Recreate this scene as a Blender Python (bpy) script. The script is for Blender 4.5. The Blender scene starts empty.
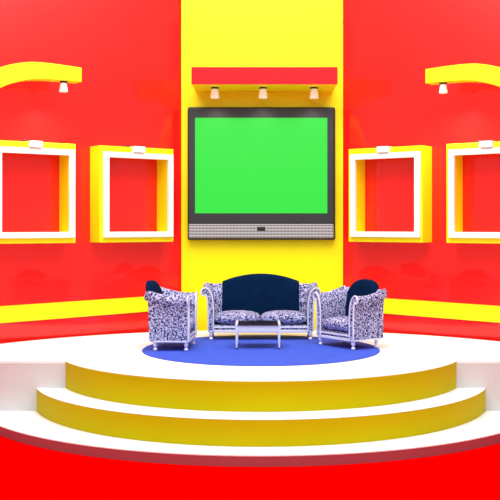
import bpy, bmesh, math
from mathutils import Vector, Matrix
PI = math.pi
C = bpy.context.scene.collection
sc = bpy.context.scene

# ------------------------------------------------------------------ camera, world, lights, exposure
cam = bpy.data.objects.new('camera', bpy.data.cameras.new('camera'))
C.objects.link(cam); sc.camera = cam
cam.location = (0, -14.63, 2.68)
cam.rotation_euler = (PI / 2, 0, 0)
cam.data.sensor_width = 36
cam.data.lens = 70.56
cam.data.shift_x = -0.022
cam.data.shift_y = -0.052
cam.data.clip_end = 200

w = bpy.data.worlds.new('studio'); sc.world = w; w.use_nodes = True
w.node_tree.nodes['Background'].inputs[0].default_value = (1.0, 1.0, 1.0, 1)
w.node_tree.nodes['Background'].inputs[1].default_value = 0.42

def area(name, loc, size, power, target, color=(1, 1, 1), sy=None):
    l = bpy.data.lights.new(name, 'AREA'); l.energy = power; l.color = color
    l.shape = 'RECTANGLE'; l.size = size; l.size_y = sy or size
    o = bpy.data.objects.new(name, l); C.objects.link(o); o.location = loc
    o.rotation_euler = (Vector(target) - Vector(loc)).to_track_quat('-Z', 'Y').to_euler()
    return o
area('studio_light', (0, -3.0, 9.5), 9, 1150, (0, 0.6, 0.8), sy=6)
area('studio_light', (0, -12.0, 7.5), 8, 330, (0, 2.5, 3.6), sy=3)

vs = sc.view_settings
vs.view_transform = 'Standard'; vs.look = 'None'; vs.gamma = 1.0
vs.use_curve_mapping = False; vs.exposure = 0.0

# ------------------------------------------------------------------ materials
def mat(name, col, rough=0.5, coat=0.0, metallic=0.0, spec=0.5, emit=None, estr=0.0):
    m = bpy.data.materials.new(name); m.use_nodes = True
    b = m.node_tree.nodes['Principled BSDF']
    b.inputs['Base Color'].default_value = (*col, 1)
    b.inputs['Roughness'].default_value = rough
    b.inputs['Metallic'].default_value = metallic
    b.inputs['Coat Weight'].default_value = coat
    b.inputs['Coat Roughness'].default_value = 0.03
    b.inputs['Specular IOR Level'].default_value = spec
    if emit:
        b.inputs['Emission Color'].default_value = (*emit, 1)
        b.inputs['Emission Strength'].default_value = estr
    return m

def vary(m, c1, c2, scale, detail=2):
    """gentle procedural tone variation of a painted surface"""
    nt = m.node_tree; b = nt.nodes['Principled BSDF']
    tc = nt.nodes.new('ShaderNodeTexCoord'); n = nt.nodes.new('ShaderNodeTexNoise')
    n.inputs['Scale'].default_value = scale; n.inputs['Detail'].default_value = detail
    r = nt.nodes.new('ShaderNodeValToRGB')
    r.color_ramp.elements[0].color = (*c1, 1); r.color_ramp.elements[1].color = (*c2, 1)
    r.color_ramp.elements[0].position = .3; r.color_ramp.elements[1].position = .7
    nt.links.new(tc.outputs['Object'], n.inputs['Vector'])
    nt.links.new(n.outputs['Fac'], r.inputs['Fac'])
    nt.links.new(r.outputs['Color'], b.inputs['Base Color'])
    return m

M = {}
M['red_wall'] = vary(mat('red gloss wall', (.9, .02, .015), .3, .7, spec=.3), (.86, .007, .005), (.90, .012, .010), .5)
M['red_floor'] = mat('red floor', (.92, .0, .0), .7, 0, spec=.0)
M['red_panel'] = mat('red panel', (.72, .006, .012), .6, spec=.2)
M['yellow_wall'] = mat('yellow wall', (.95, .86, .0), .5, spec=.25)
M['yellow'] = mat('yellow paint', (.95, .84, .003), .5, spec=.3)
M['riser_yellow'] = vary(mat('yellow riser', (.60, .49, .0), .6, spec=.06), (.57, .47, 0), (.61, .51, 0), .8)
M['white_deck'] = mat('white deck', (.93, .93, .93), .8, spec=.15)
M['white'] = mat('white paint', (.9, .89, .86), .4)
M['fascia'] = mat('shaded white fascia', (.66, .645, .65), .6, spec=.3)  # white paint with the front's shading put into its greyer base colour
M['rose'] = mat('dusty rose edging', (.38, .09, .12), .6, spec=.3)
M['rug'] = vary(mat('blue rug', (.05, .10, .6), .9, spec=.1), (.045, .095, .55), (.06, .115, .64), 14, 4)
M['navy'] = vary(mat('navy velvet', (.005, .025, .075), .9, spec=.04), (.001, .011, .040), (.002, .015, .052), 9, 3)
M['chair_white'] = mat('white lacquer', (.78, .78, .88), .35)
M['tv_black'] = mat('tv charcoal', (.015, .018, .020), .5)
M['black'] = mat('black', (.008, .008, .01), .35)
M['screen'] = mat('green screen', (.01, .10, .015), .35, spec=.25, emit=(.03, .9, .055), estr=.78)
M['lamp_glass'] = mat('frosted lamp', (.9, .86, .78), .4, emit=(1, .93, .8), estr=.2)
M['table_glass'] = mat('dark table glass', (.03, .018, .018), .06)

# speaker grille: grey with fine ribs
g = mat('speaker grille', (.35, .35, .36), .45); nt = g.node_tree
tc = nt.nodes.new('ShaderNodeTexCoord'); wv = nt.nodes.new('ShaderNodeTexWave')
wv.bands_direction = 'Z'; wv.inputs['Scale'].default_value = 6
wx = nt.nodes.new('ShaderNodeTexWave'); wx.bands_direction = 'X'; wx.inputs['Scale'].default_value = 5.2
ad = nt.nodes.new('ShaderNodeMath'); ad.operation = 'MULTIPLY_ADD'; ad.inputs[1].default_value = .25
r = nt.nodes.new('ShaderNodeValToRGB')
r.color_ramp.elements[0].color = (.10, .10, .11, 1); r.color_ramp.elements[1].color = (.42, .42, .43, 1)
nt.links.new(tc.outputs['Object'], wv.inputs['Vector']); nt.links.new(tc.outputs['Object'], wx.inputs['Vector'])
nt.links.new(wx.outputs['Fac'], ad.inputs[0]); nt.links.new(wv.outputs['Fac'], ad.inputs[2])
nt.links.new(ad.outputs[0], r.inputs['Fac']); nt.links.new(r.outputs['Color'], nt.nodes['Principled BSDF'].inputs['Base Color'])
M['grille'] = g

# upholstery: lavender white with a small dark blue motif
f = mat('patterned fabric', (.6, .6, .8), .85, spec=.15); nt = f.node_tree
tc = nt.nodes.new('ShaderNodeTexCoord')
n = nt.nodes.new('ShaderNodeTexNoise'); n.inputs['Scale'].default_value = 44; n.inputs['Detail'].default_value = 1.0
n.inputs['Distortion'].default_value = .8
r = nt.nodes.new('ShaderNodeValToRGB'); e = r.color_ramp.elements
e[0].position = .44; e[0].color = (.02, .02, .12, 1); e[1].position = .58; e[1].color = (.58, .57, .82, 1)
nt.links.new(tc.outputs['Object'], n.inputs['Vector']); nt.links.new(n.outputs['Fac'], r.inputs['Fac'])
nt.links.new(r.outputs['Color'], nt.nodes['Principled BSDF'].inputs['Base Color'])
M['fabric'] = f

# ------------------------------------------------------------------ helpers
def obj(name, bm, m, parent=None, smooth=False, bevel=0, seg=2):
    bmesh.ops.recalc_face_normals(bm, faces=bm.faces)
    me = bpy.data.meshes.new(name); bm.to_mesh(me); bm.free()
    o = bpy.data.objects.new(name, me); C.objects.link(o)
    me.materials.append(M[m])
    if smooth:
        for p in me.polygons: p.use_smooth = True
        me.set_sharp_from_angle(angle=math.radians(45))
    if bevel:
        b = o.modifiers.new('bevel', 'BEVEL'); b.width = bevel; b.segments = seg; b.limit_method = 'ANGLE'
    if parent: o.parent = parent
    return o

def thing(name, label, cat, loc=(0, 0, 0), rz=0, group=None):
    o = bpy.data.objects.new(name, None); C.objects.link(o)
    o.location = loc; o.rotation_euler = (0, 0, rz); o.empty_display_size = .2
    o['label'] = label; o['category'] = cat
    if group: o['group'] = group
    return o

def tag(o, label, cat, group=None):
    o['label'] = label; o['category'] = cat
    if group: o['group'] = group
    return o

def struct(o): o['kind'] = 'structure'; return o

def box(bm, x0, x1, y0, y1, z0, z1):
    v = [bm.verts.new(p) for p in ((x0,y0,z0),(x1,y0,z0),(x1,y1,z0),(x0,y1,z0),(x0,y0,z1),(x1,y0,z1),(x1,y1,z1),(x0,y1,z1))]
    for q in ((0,3,2,1),(4,5,6,7),(0,1,5,4),(1,2,6,5),(2,3,7,6),(3,0,4,7)): bm.faces.new([v[i] for i in q])
    return bm
def bx(*a): return box(bmesh.new(), *a)

def prism(bm, pts, z0, z1):
    """vertical prism over a plan outline"""
    a = [bm.verts.new((p[0], p[1], z0)) for p in pts]; b = [bm.verts.new((p[0], p[1], z1)) for p in pts]
    bm.faces.new(a[::-1]); bm.faces.new(b); n = len(pts)
    for i in range(n): bm.faces.new((a[i], a[(i+1) % n], b[(i+1) % n], b[i]))
    return bm

def loft(bm, rings, cap=True):
    R = [[bm.verts.new(p) for p in r] for r in rings]; n = len(rings[0])
    for a, b in zip(R, R[1:]):
        for i in range(n): bm.faces.new((a[i], a[(i+1) % n], b[(i+1) % n], b[i]))
    if cap: bm.faces.new(R[0][::-1]); bm.faces.new(R[-1])
    return bm

def lathe(bm, prof, cx=0, cy=0, n=20):
    return loft(bm, [[(cx + r*math.cos(2*PI*k/n), cy + r*math.sin(2*PI*k/n), z) for k in range(n)] for r, z in prof])

def tube(bm, pts, r, n=8, closed=False):
    pts = [Vector(p) for p in pts]; N = len(pts); rings = []
    ref = None
    for i, p in enumerate(pts):
        a = pts[(i-1) % N] if (closed or i) else p; b = pts[(i+1) % N] if (closed or i < N-1) else p
        t = (b - a).normalized()
        if ref is None: ref = t.orthogonal().normalized()
        u = (ref - t * ref.dot(t)).normalized(); ref = u; v = t.cross(u)
        rings.append([p + r*(math.cos(2*PI*k/n)*u + math.sin(2*PI*k/n)*v) for k in range(n)])
    if closed: rings.append(rings[0])
    loft(bm, rings, cap=not closed)
    if closed: bmesh.ops.remove_doubles(bm, verts=bm.verts, dist=1e-6)
    return bm

def crom(P, k=5):
    """smooth open curve through points"""
    out = []; P = [P[0]] + list(P) + [P[-1]]
    for i in range(1, len(P) - 2):
        p0, p1, p2, p3 = P[i-1], P[i], P[i+1], P[i+2]
        for j in range(k):
            t = j / k
            out.append(tuple(.5*(2*b + (c-a)*t + (2*a-5*b+4*c-d)*t*t + (3*b-a-3*c+d)*t**3) for a, b, c, d in zip(p0, p1, p2, p3)))
    out.append(tuple(P[-2])); return out

def puff(bm, cx, cy, cz, w, d, h, n=5.0, crown=0.0, nu=36, nv=18):
    """soft cushion: a super-ellipsoid box with a crowned top"""
    def s(a, e): return math.copysign(abs(a) ** e, a)
    rings = []
    for j in range(nv + 1):
        ph = -PI/2 + PI*j/nv; cz_, sz = s(math.cos(ph), 2/2.6), s(math.sin(ph), 2/2.6)
        ring = []
        for i in range(nu):
            th = 2*PI*i/nu; x = s(math.cos(th), 2/n)*cz_; y = s(math.sin(th), 2/n)*cz_
            z = sz + (crown*(1-x*x)*(1-y*y)/h*2 if sz > 0 else 0)
            ring.append((cx + x*w/2, cy + y*d/2, cz + z*h/2))
        rings.append(ring)
    loft(bm, rings, cap=False); bmesh.ops.remove_doubles(bm, verts=bm.verts, dist=1e-5)
    return bm

# ------------------------------------------------------------------ the setting
TH = math.radians(36); CT, ST = math.cos(TH), math.sin(TH)
WX, WY = 1.46, 3.02            # where the side walls start beside the yellow wall
def wl(side, t, p, z=0):        # side -1 left, +1 right; t along the wall away from the centre, p out from it
    return Vector((side*(WX + CT*t - ST*p), WY - ST*t - CT*p, z))

struct(obj('floor', bx(-11, 11, -16, 6, -.1, 0), 'red_floor'))
struct(obj('wall_back', bx(-1.43, 1.472, 2.97, 3.25, 0, 8.0), 'yellow_wall'))
for side, nm in ((-1, 'wall_left'), (1, 'wall_right')):
    pts = [wl(side, -.06, 0), wl(side, 6.2, 0), wl(side, 6.2, -.15), wl(side, -.06, -.15)]
    struct(obj(nm, prism(bmesh.new(), pts, 0, 8.0), 'red_wall'))
    dz = .025 if side > 0 else .005
    # the yellow band sinks slightly away from the centre
    ends = [[wl(side, t, p, z) for p, z in ((0, zb - dz), (.03, zb - dz), (.03, zt - dz), (0, zt - dz))] for t, zb, zt in ((.03, 1.158, 1.42), (6.15, 1.05, 1.328))]
    struct(obj('trim_1' if side < 0 else 'trim_2', loft(bmesh.new(), ends), 'yellow'))

# ------------------------------------------------------------------ stage: platform, two steps and low base
Z0, Z1, Z2, Z3 = .127, .441, .81, .81
YF = 13.38 - 14.63              # the straight front of the platform
def arc(cy, R, x, n=72):        # front arc from -x to x
    a = math.asin(x / R)
    return [(R*math.sin(-a + 2*a*i/n), cy - R*math.cos(-a + 2*a*i/n)) for i in range(n+1)]
stage = thing('stage', 'round white tiered stage with yellow curved steps on the red floor', 'stage')
xb = math.sqrt(5.11**2 - 1.2**2); a0 = math.acos(1.2/5.11)
back = [(5.11*math.sin(t), -2.45 + 5.11*math.cos(t)) for t in [ -(PI/2 - math.asin(1.2/5.11)) + 2*(PI/2 - math.asin(1.2/5.11))*i/80 for i in range(81)]]
# white body of the platform (straight fascia left and right of the steps)
A1 = arc(-.02, 2.94, 2.67)
plat = [(p[0], p[1]) for p in back[::-1]] + [(-back[-1][0], YF)]
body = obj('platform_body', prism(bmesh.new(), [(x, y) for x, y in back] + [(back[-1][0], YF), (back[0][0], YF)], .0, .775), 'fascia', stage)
deck = obj('platform_deck', prism(bmesh.new(), back[::-1] + [(back[0][0], YF - .004)] + A1 + [(back[-1][0], YF - .004)], .776, Z2), 'white_deck', stage)
def step(cy, R, x, z0, z1, name):
    pts = arc(cy, R, x) + [(x, YF + .003), (-x, YF + .003)]
    t = obj(name + '_tread', prism(bmesh.new(), [(p[0], p[1]) for p in pts], z1 - .006, z1), 'white_deck', stage)
    return t
# upper riser: the curved yellow front under the deck
def riser(cy, R, x, z0, z1, parent):
    P = arc(cy, R - .006, x - .004)
    return obj('riser', prism(bmesh.new(), P + [(x - .004, YF + .002), (-x + .004, YF + .002)], z0, z1), 'riser_yellow', parent)
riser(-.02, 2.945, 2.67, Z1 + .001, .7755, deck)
# the yellow face runs right up to the deck's top edge
def lip(cy, R, x, z0, z1, parent):
    P = arc(cy, R + .003, x); Q = arc(cy, R - .004, x - .002)
    return obj('riser_edge', prism(bmesh.new(), P + Q[::-1], z0, z1), 'riser_yellow', parent)
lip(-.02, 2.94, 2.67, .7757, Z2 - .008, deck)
t2 = step(-.15, 3.257, 3.067, Z0, Z1, 'step')
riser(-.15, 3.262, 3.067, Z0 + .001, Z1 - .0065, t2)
th = [2*PI*i/120 for i in range(120)]
bt = obj('base_tread', prism(bmesh.new(), [(4.22*math.sin(t), .40 - 4.22*math.cos(t)) for t in th if .40 - 4.22*math.cos(t) < .4], Z0 - .012, Z0), 'white_deck', stage)
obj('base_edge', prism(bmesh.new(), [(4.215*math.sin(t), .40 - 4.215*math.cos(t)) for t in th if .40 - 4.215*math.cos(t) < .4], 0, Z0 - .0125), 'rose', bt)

# ------------------------------------------------------------------ rug
rug = obj('rug', lathe(bmesh.new(), [(1.745, Z2 + .001), (1.765, Z2 + .006), (1.755, Z2 + .014), (1.74, Z2 + .016)], 0, 0, 128), 'rug', smooth=True)
tag(rug, 'round royal blue rug lying in the middle of the white stage', 'rug')
ZR = Z2 + .016

# ------------------------------------------------------------------ television
tv = thing('television', 'large wall television showing a plain green screen on the yellow wall', 'television', (0, 2.97, 2.395))
obj('casing', bx(-1.308, 1.325, -.15, -.0, 0, 2.37), 'tv_black', tv, bevel=.035, seg=3)
obj('bezel', bx(-1.285, 1.29, -.175, -.152, .295, 2.345), 'tv_black', tv, bevel=.008)
obj('screen', bx(-1.172, 1.178, -.182, -.176, .475, 2.172), 'screen', tv)
sp = obj('speaker_bar', bx(-1.285, 1.29, -.19, -.151, .035, .285), 'grille', tv, bevel=.012)
obj('sensor_window', bx(-.07, .075, -.196, -.189, .165, .235), 'black', sp, bevel=.003)

# ------------------------------------------------------------------ small spotlight: dark collar, frosted glass, its own light
def spotlight(parent, x, y, z, h=.19, r0=.055, r1=.08, power=25, name='spotlight', aim=0.0, rz=0):
    c = obj(name, lathe(bmesh.new(), [(.02, z - .001), (r0+.014, z - .003), (r0+.014, z-.02), (r0, z-.026)], x, y), 'black', parent, smooth=True)
    obj('lamp_glass', lathe(bmesh.new(), [(r0-.012, z-.0265), (r0, z-.03), (r1, z-h+.01), (r1-.008, z-h), (.01, z-h+.004)], x, y), 'lamp_glass', c, smooth=True)
    l = bpy.data.lights.new('spotlight_beam', 'SPOT'); l.energy = power; l.spot_size = math.radians(125); l.spot_blend = 1; l.shadow_soft_size = .06
    l.color = (1, .95, .85)
    o = bpy.data.objects.new('spotlight_beam', l); C.objects.link(o); o.parent = c
    o.location = (x, y, z - h - .02)
    d = Vector((0, aim, -1)).normalized()
    o.rotation_euler = d.to_track_quat('-Z', 'Y').to_euler()
    return c

# ------------------------------------------------------------------ lighting canopy above the television
can = thing('lighting_canopy', 'red fronted box canopy with three small spotlights above the television', 'light fixture', (0.035, 2.97, 5.05))
obj('front_panel', bx(-1.215, 1.265, -1.0, -.97, 0, .29), 'red_panel', can)
obj('underside', bx(-1.205, 1.255, -.968, -.001, 0, .04), 'yellow', can)
obj('top_panel', bx(-1.205, 1.255, -.968, -.001, .25, .29), 'yellow', can)
for s in (-1.205, 1.225): obj('side_panel', bx(s, s + .03, -.968, -.001, .041, .249), 'yellow', can)
for px in (-.835, 0, .885): spotlight(can, px, -.60, 0, power=22, aim=.35)

# ------------------------------------------------------------------ display frames
def make_frame():
    t = thing('display_frame', '', 'frame', group='display frames on the side walls')
    W, H, P = 1.43/2, 1.62, .36
    def ring(x0, x1, z0, z1, a, b, y0, y1, bm=None):
        bm = bmesh.new()
        o = [(x0, z0), (x1, z0), (x1, z1), (x0, z1)]; i = [(x0+a, z0+b), (x1-a, z0+b), (x1-a, z1-b), (x0+a, z1-b)]
        vs_ = [[bm.verts.new((x, y, z)) for x, z in q] for y in (y0, y1) for q in (o, i)]
        O0, I0, O1, I1 = vs_
        for k in range(4):
            j = (k+1) % 4
            bm.faces.new((O0[k], O0[j], I0[j], I0[k])); bm.faces.new((O1[j], O1[k], I1[k], I1[j]))
            bm.faces.new((O0[j], O0[k], O1[k], O1[j])); bm.faces.new((I0[k], I0[j], I1[j], I1[k]))
        return bm
    obj('frame_box', ring(-W, W, 0, H, .13, .15, -P, -.001), 'yellow', t, bevel=.008)
    obj('front_frame', ring(-W + .06, W - .03, .085, H - .10, .10, .095, -P - .055, -P - .001), 'white', t, bevel=.006)
    pl = obj('picture_light', bx(-.11, .11, -P - .09, -P + .08, H - .095, H + .012), 'white', t, bevel=.01)
    obj('light_knob', lathe(bmesh.new(), [(.02, H + .001), (.028, H + .01), (.022, H + .03), (.008, H + .035)], -.17, -P + .02, 12), 'black', pl, smooth=True)
    return t
def copy_tree(o, parent=None):
    c = o.copy(); C.objects.link(c)
    if parent: c.parent = parent
    for ch in list(o.children): copy_tree(ch, c)
    return c
fr0 = make_frame()
spots = [(-1, 1.065, 'yellow box frame with white front on left wall, nearer the television'),
         (-1, 2.925, 'yellow and white box frame cut off by the left edge of the picture'),
         (1, 1.065, 'yellow box frame with white front on right wall, nearer the television'),
         (1, 2.925, 'yellow and white box frame cut off by the right edge of the picture')]
for i, (s, t, lab) in enumerate(spots):
    o = fr0 if i == 0 else copy_tree(fr0)
    p = wl(s, t, 0, 2.37); o.location = p; o.rotation_euler = (0, 0, -s*TH)
    o['label'] = lab

# ------------------------------------------------------------------ curved bracket lamps
def bracket(side, t0, lab):
    # local x runs along the wall away from the centre; -y out of the wall
    t = thing('bracket_lamp', lab, 'wall lamp', wl(side, t0, 0, 0), -side*TH, 'curved bracket lamps on the side walls')
    top = crom([(0, 5.185), (.35, 5.20), (.65, 5.205), (.9, 5.188), (1.18, 5.125), (1.42, 5.03), (1.72, 4.84), (2.0, 4.56), (2.15, 4.25)], 6)
    bot = crom([(0, 4.955), (.35, 4.955), (.65, 4.945), (.9, 4.915), (1.12, 4.85), (1.32, 4.765), (1.56, 4.60), (1.76, 4.38), (1.86, 4.2)], 6)
    out = top + bot[::-1]
    bm = bmesh.new()
    loft(bm, [[(side*x, y, z) for x, z in out] for y in (-.75, -.50)])
    obj('arm', bm, 'yellow', t, bevel=.008)
    obj('wall_plate', bx(*sorted((side*1.80, side*2.2)), -.74, -.001, 4.0, 4.25), 'yellow', t, bevel=.01)
    spotlight(t, side*.265, -.64, 4.955, .17, .05, .070, 110, 'spotlight', aim=.25)
    return t
bracket(-1, 2.288, 'curved yellow bracket lamp with white spotlight on the left wall')
bracket(1, 2.024, 'curved yellow bracket lamp with white spotlight on the right wall')

# ------------------------------------------------------------------ upholstered seats
def seat(name, label, cat, half, navy_half, zc, ze, ncush, group=None):
    """half: arm centre line from the middle; navy panel of half-width navy_half, arched from ze to zc"""
    t = thing(name, label, cat, group=group)
    YF_, YB = (-.30, .30) if cat == 'sofa' else (-.265, .29)
    prof = [(-.045, .15), (-.045, .32), (-.045, .5), (-.034, .64), (-.008, .74), (.035, .805), (.085, .83), (.13, .815), (.155, .775), (.148, .73), (.115, .708), (.082, .722), (.062, .69), (.048, .6), (.042, .45), (.04, .3), (.04, .15)]
    P = crom(prof, 4)
    fl = .95 if cat == 'sofa' else .75
    dk = 0 if cat == 'sofa' else -.03
    rise = lambda z, k: z + (max(z - .35, 0)/.48) * k
    for s in (-1, 1):
        rings = []
        for j in range(15):
            v = j/14; y = YF_ + (YB + .02 - YF_)*v
            k = .06 * max(0, (v - .45)/.55)**1.6 - .012*math.sin(PI*min(v/.6, 1)) + dk*(1 - v)
            rings.append([(s*(half + (o if o < .045 else .045 + (o - .045)*fl)), y, rise(z, k)) for o, z in P])
        arm = obj('arm', loft(bmesh.new(), rings), 'fabric', t, smooth=True)
        obj('arm_piping', tube(bmesh.new(), [(s*(half + (o if o < .045 else .045 + (o - .045)*fl)), YF_ - .004, rise(z, dk)) for o, z in P], .012, 8), 'chair_white', arm, smooth=True)
    # back: rolled over backwards, patterned
    rings = []; X = half + .05; nx = 40
    for i in range(nx + 1):
        u = -1 + 2*i/nx; x = u*X
        k = .035 + (zc - .06 - .87)*max(0, 1 - (x/navy_half)**2)*.8 if abs(x) < navy_half else .035
        rings.append([(x, YB - .02 + (o if o < .045 else .045 + (o - .045)*.55), rise(z, k)) for o, z in P])
    bk = obj('back', loft(bmesh.new(), rings), 'fabric', t, smooth=True)
    # navy back panel
    rings = []; nx = 32
    lean = lambda z: YB - .068 + .10*max(0, (z - .45)/.55)**1.7
    for i in range(nx + 1):
        u = -1 + 2*i/nx; u = math.sin(u*PI/2); x = u*navy_half
        zt = ze + (zc - ze)*(1 - abs(u)**2.0) if cat == 'sofa' else ze + (zc - ze)*math.sqrt(max(0, 1 - abs(u)**2.2))
        ring = []
        zs = [.36 + (zt - .03 - .36)*j/8 for j in range(9)]
        for z in zs: ring.append((x, lean(z) - .03, z))
        ring += [(x, lean(zt) - .015, zt - .006), (x, lean(zt) + .03, zt), (x, lean(zt) + .085, zt - .008)]
        for z in zs[::-1]: ring.append((x, lean(z) + .10 if z > .7 else lean(z) + .03, z))
        rings.append(ring)
    obj('back_panel', loft(bmesh.new(), rings), 'navy', t, smooth=True)
    # seat base, mouldings
    inn = half - .046
    obj('seat_base', bx(-inn, inn, YF_ + .03, YB - .07, .135, .24), 'fabric', t, bevel=.015)
    obj('front_rail', bx(-inn, inn, YF_ - .002, YF_ + .028, .12, .163), 'chair_white', t, bevel=.008)
    obj('front_rail', bx(-inn, inn, YF_ - .002, YF_ + .028, .19, .217), 'chair_white', t, bevel=.006)
    for s in (-1, 1):
        obj('side_rail', bx(*sorted((s*(half - .045), s*(half + .042))), YF_, YB, .128, .152), 'chair_white', t, bevel=.006)
    obj('back_rail', bx(-inn, inn, YB - .065, YB, .128, .152), 'chair_white', t, bevel=.006)
    cw = 2*inn/ncush
    for i in range(ncush):
        cx = -inn + cw*(i + .5)
        obj('seat_cushion', puff(bmesh.new(), cx, (YF_ + YB)/2 - .055, .335, cw - .006, YB - YF_ - .08, .195, 7, .02), 'fabric', t, smooth=True)
    for sx in (-1, 1):
        for y in (YF_ + .035, YB - .065):
            pr = [(.012, 0), (.026, .006), (.032, .022), (.024, .038), (.015, .046), (.018, .056), (.03, .075), (.034, .09), (.022, .104), (.026, .112), (.036, .12), (.036, .128)]
            obj('leg', lathe(bmesh.new(), pr, sx*(half - .005), y, 16), 'chair_white', t, smooth=True)
    return t

sofa = seat('sofa', 'two seat patterned sofa with navy arched back standing behind the coffee table', 'sofa', .80, .635, 1.03, .905, 2)
sofa.location = (-.005, 1.32, ZR)
ch = seat('armchair', 'patterned armchair left of the sofa, turned away to face right', 'armchair', .388, .305, 1.01, .80, 1, 'patterned armchairs beside the sofa')
ch.location = (-1.295, .065, ZR); ch.rotation_euler = (0, 0, math.radians(86))
c2 = copy_tree(ch)
c2['label'] = 'patterned armchair right of the sofa with its seat cushion and white rails showing'
c2.location = (1.325, .225, ZR); c2.rotation_euler = (0, 0, math.radians(-55))

# ------------------------------------------------------------------ coffee table
tb = thing('coffee_table', 'small low coffee table with dark glass top and white legs on the blue rug', 'table', (-.045, .15, ZR))
TW, TD, TH_ = .335, .29, .37
obj('tabletop', bx(-TW + .035, TW - .035, -TD + .0, TD - .0, TH_ - .018, TH_), 'table_glass', tb, bevel=.004)
for s in (-1, 1): obj('top_edge', bx(*sorted((s*TW, s*(TW - .034))), -TD, TD, TH_ - .03, TH_ + .004), 'chair_white', tb, bevel=.006)
obj('apron', bx(-TW + .036, TW - .036, -TD + .02, -TD + .04, TH_ - .11, TH_ - .02), 'chair_white', tb, bevel=.004)
obj('apron', bx(-TW + .036, TW - .036, TD - .04, TD - .02, TH_ - .11, TH_ - .02), 'chair_white', tb, bevel=.004)
for sx in (-1, 1):
    for sy in (-1, 1):
        cx, cy = sx*(TW - .02), sy*(TD - .025)
        lg = obj('leg', loft(bmesh.new(), [[(cx + a*r, cy + b*r, z) for a, b in ((-1,-1),(1,-1),(1,1),(-1,1))] for r, z in ((.011, .02), (.022, TH_ - .031))]), 'chair_white', tb, bevel=.003)
        obj('foot_cap', lathe(bmesh.new(), [(.012, 0), (.017, .004), (.017, .016), (.012, .0195)], cx, cy, 12), 'black', lg, smooth=True)
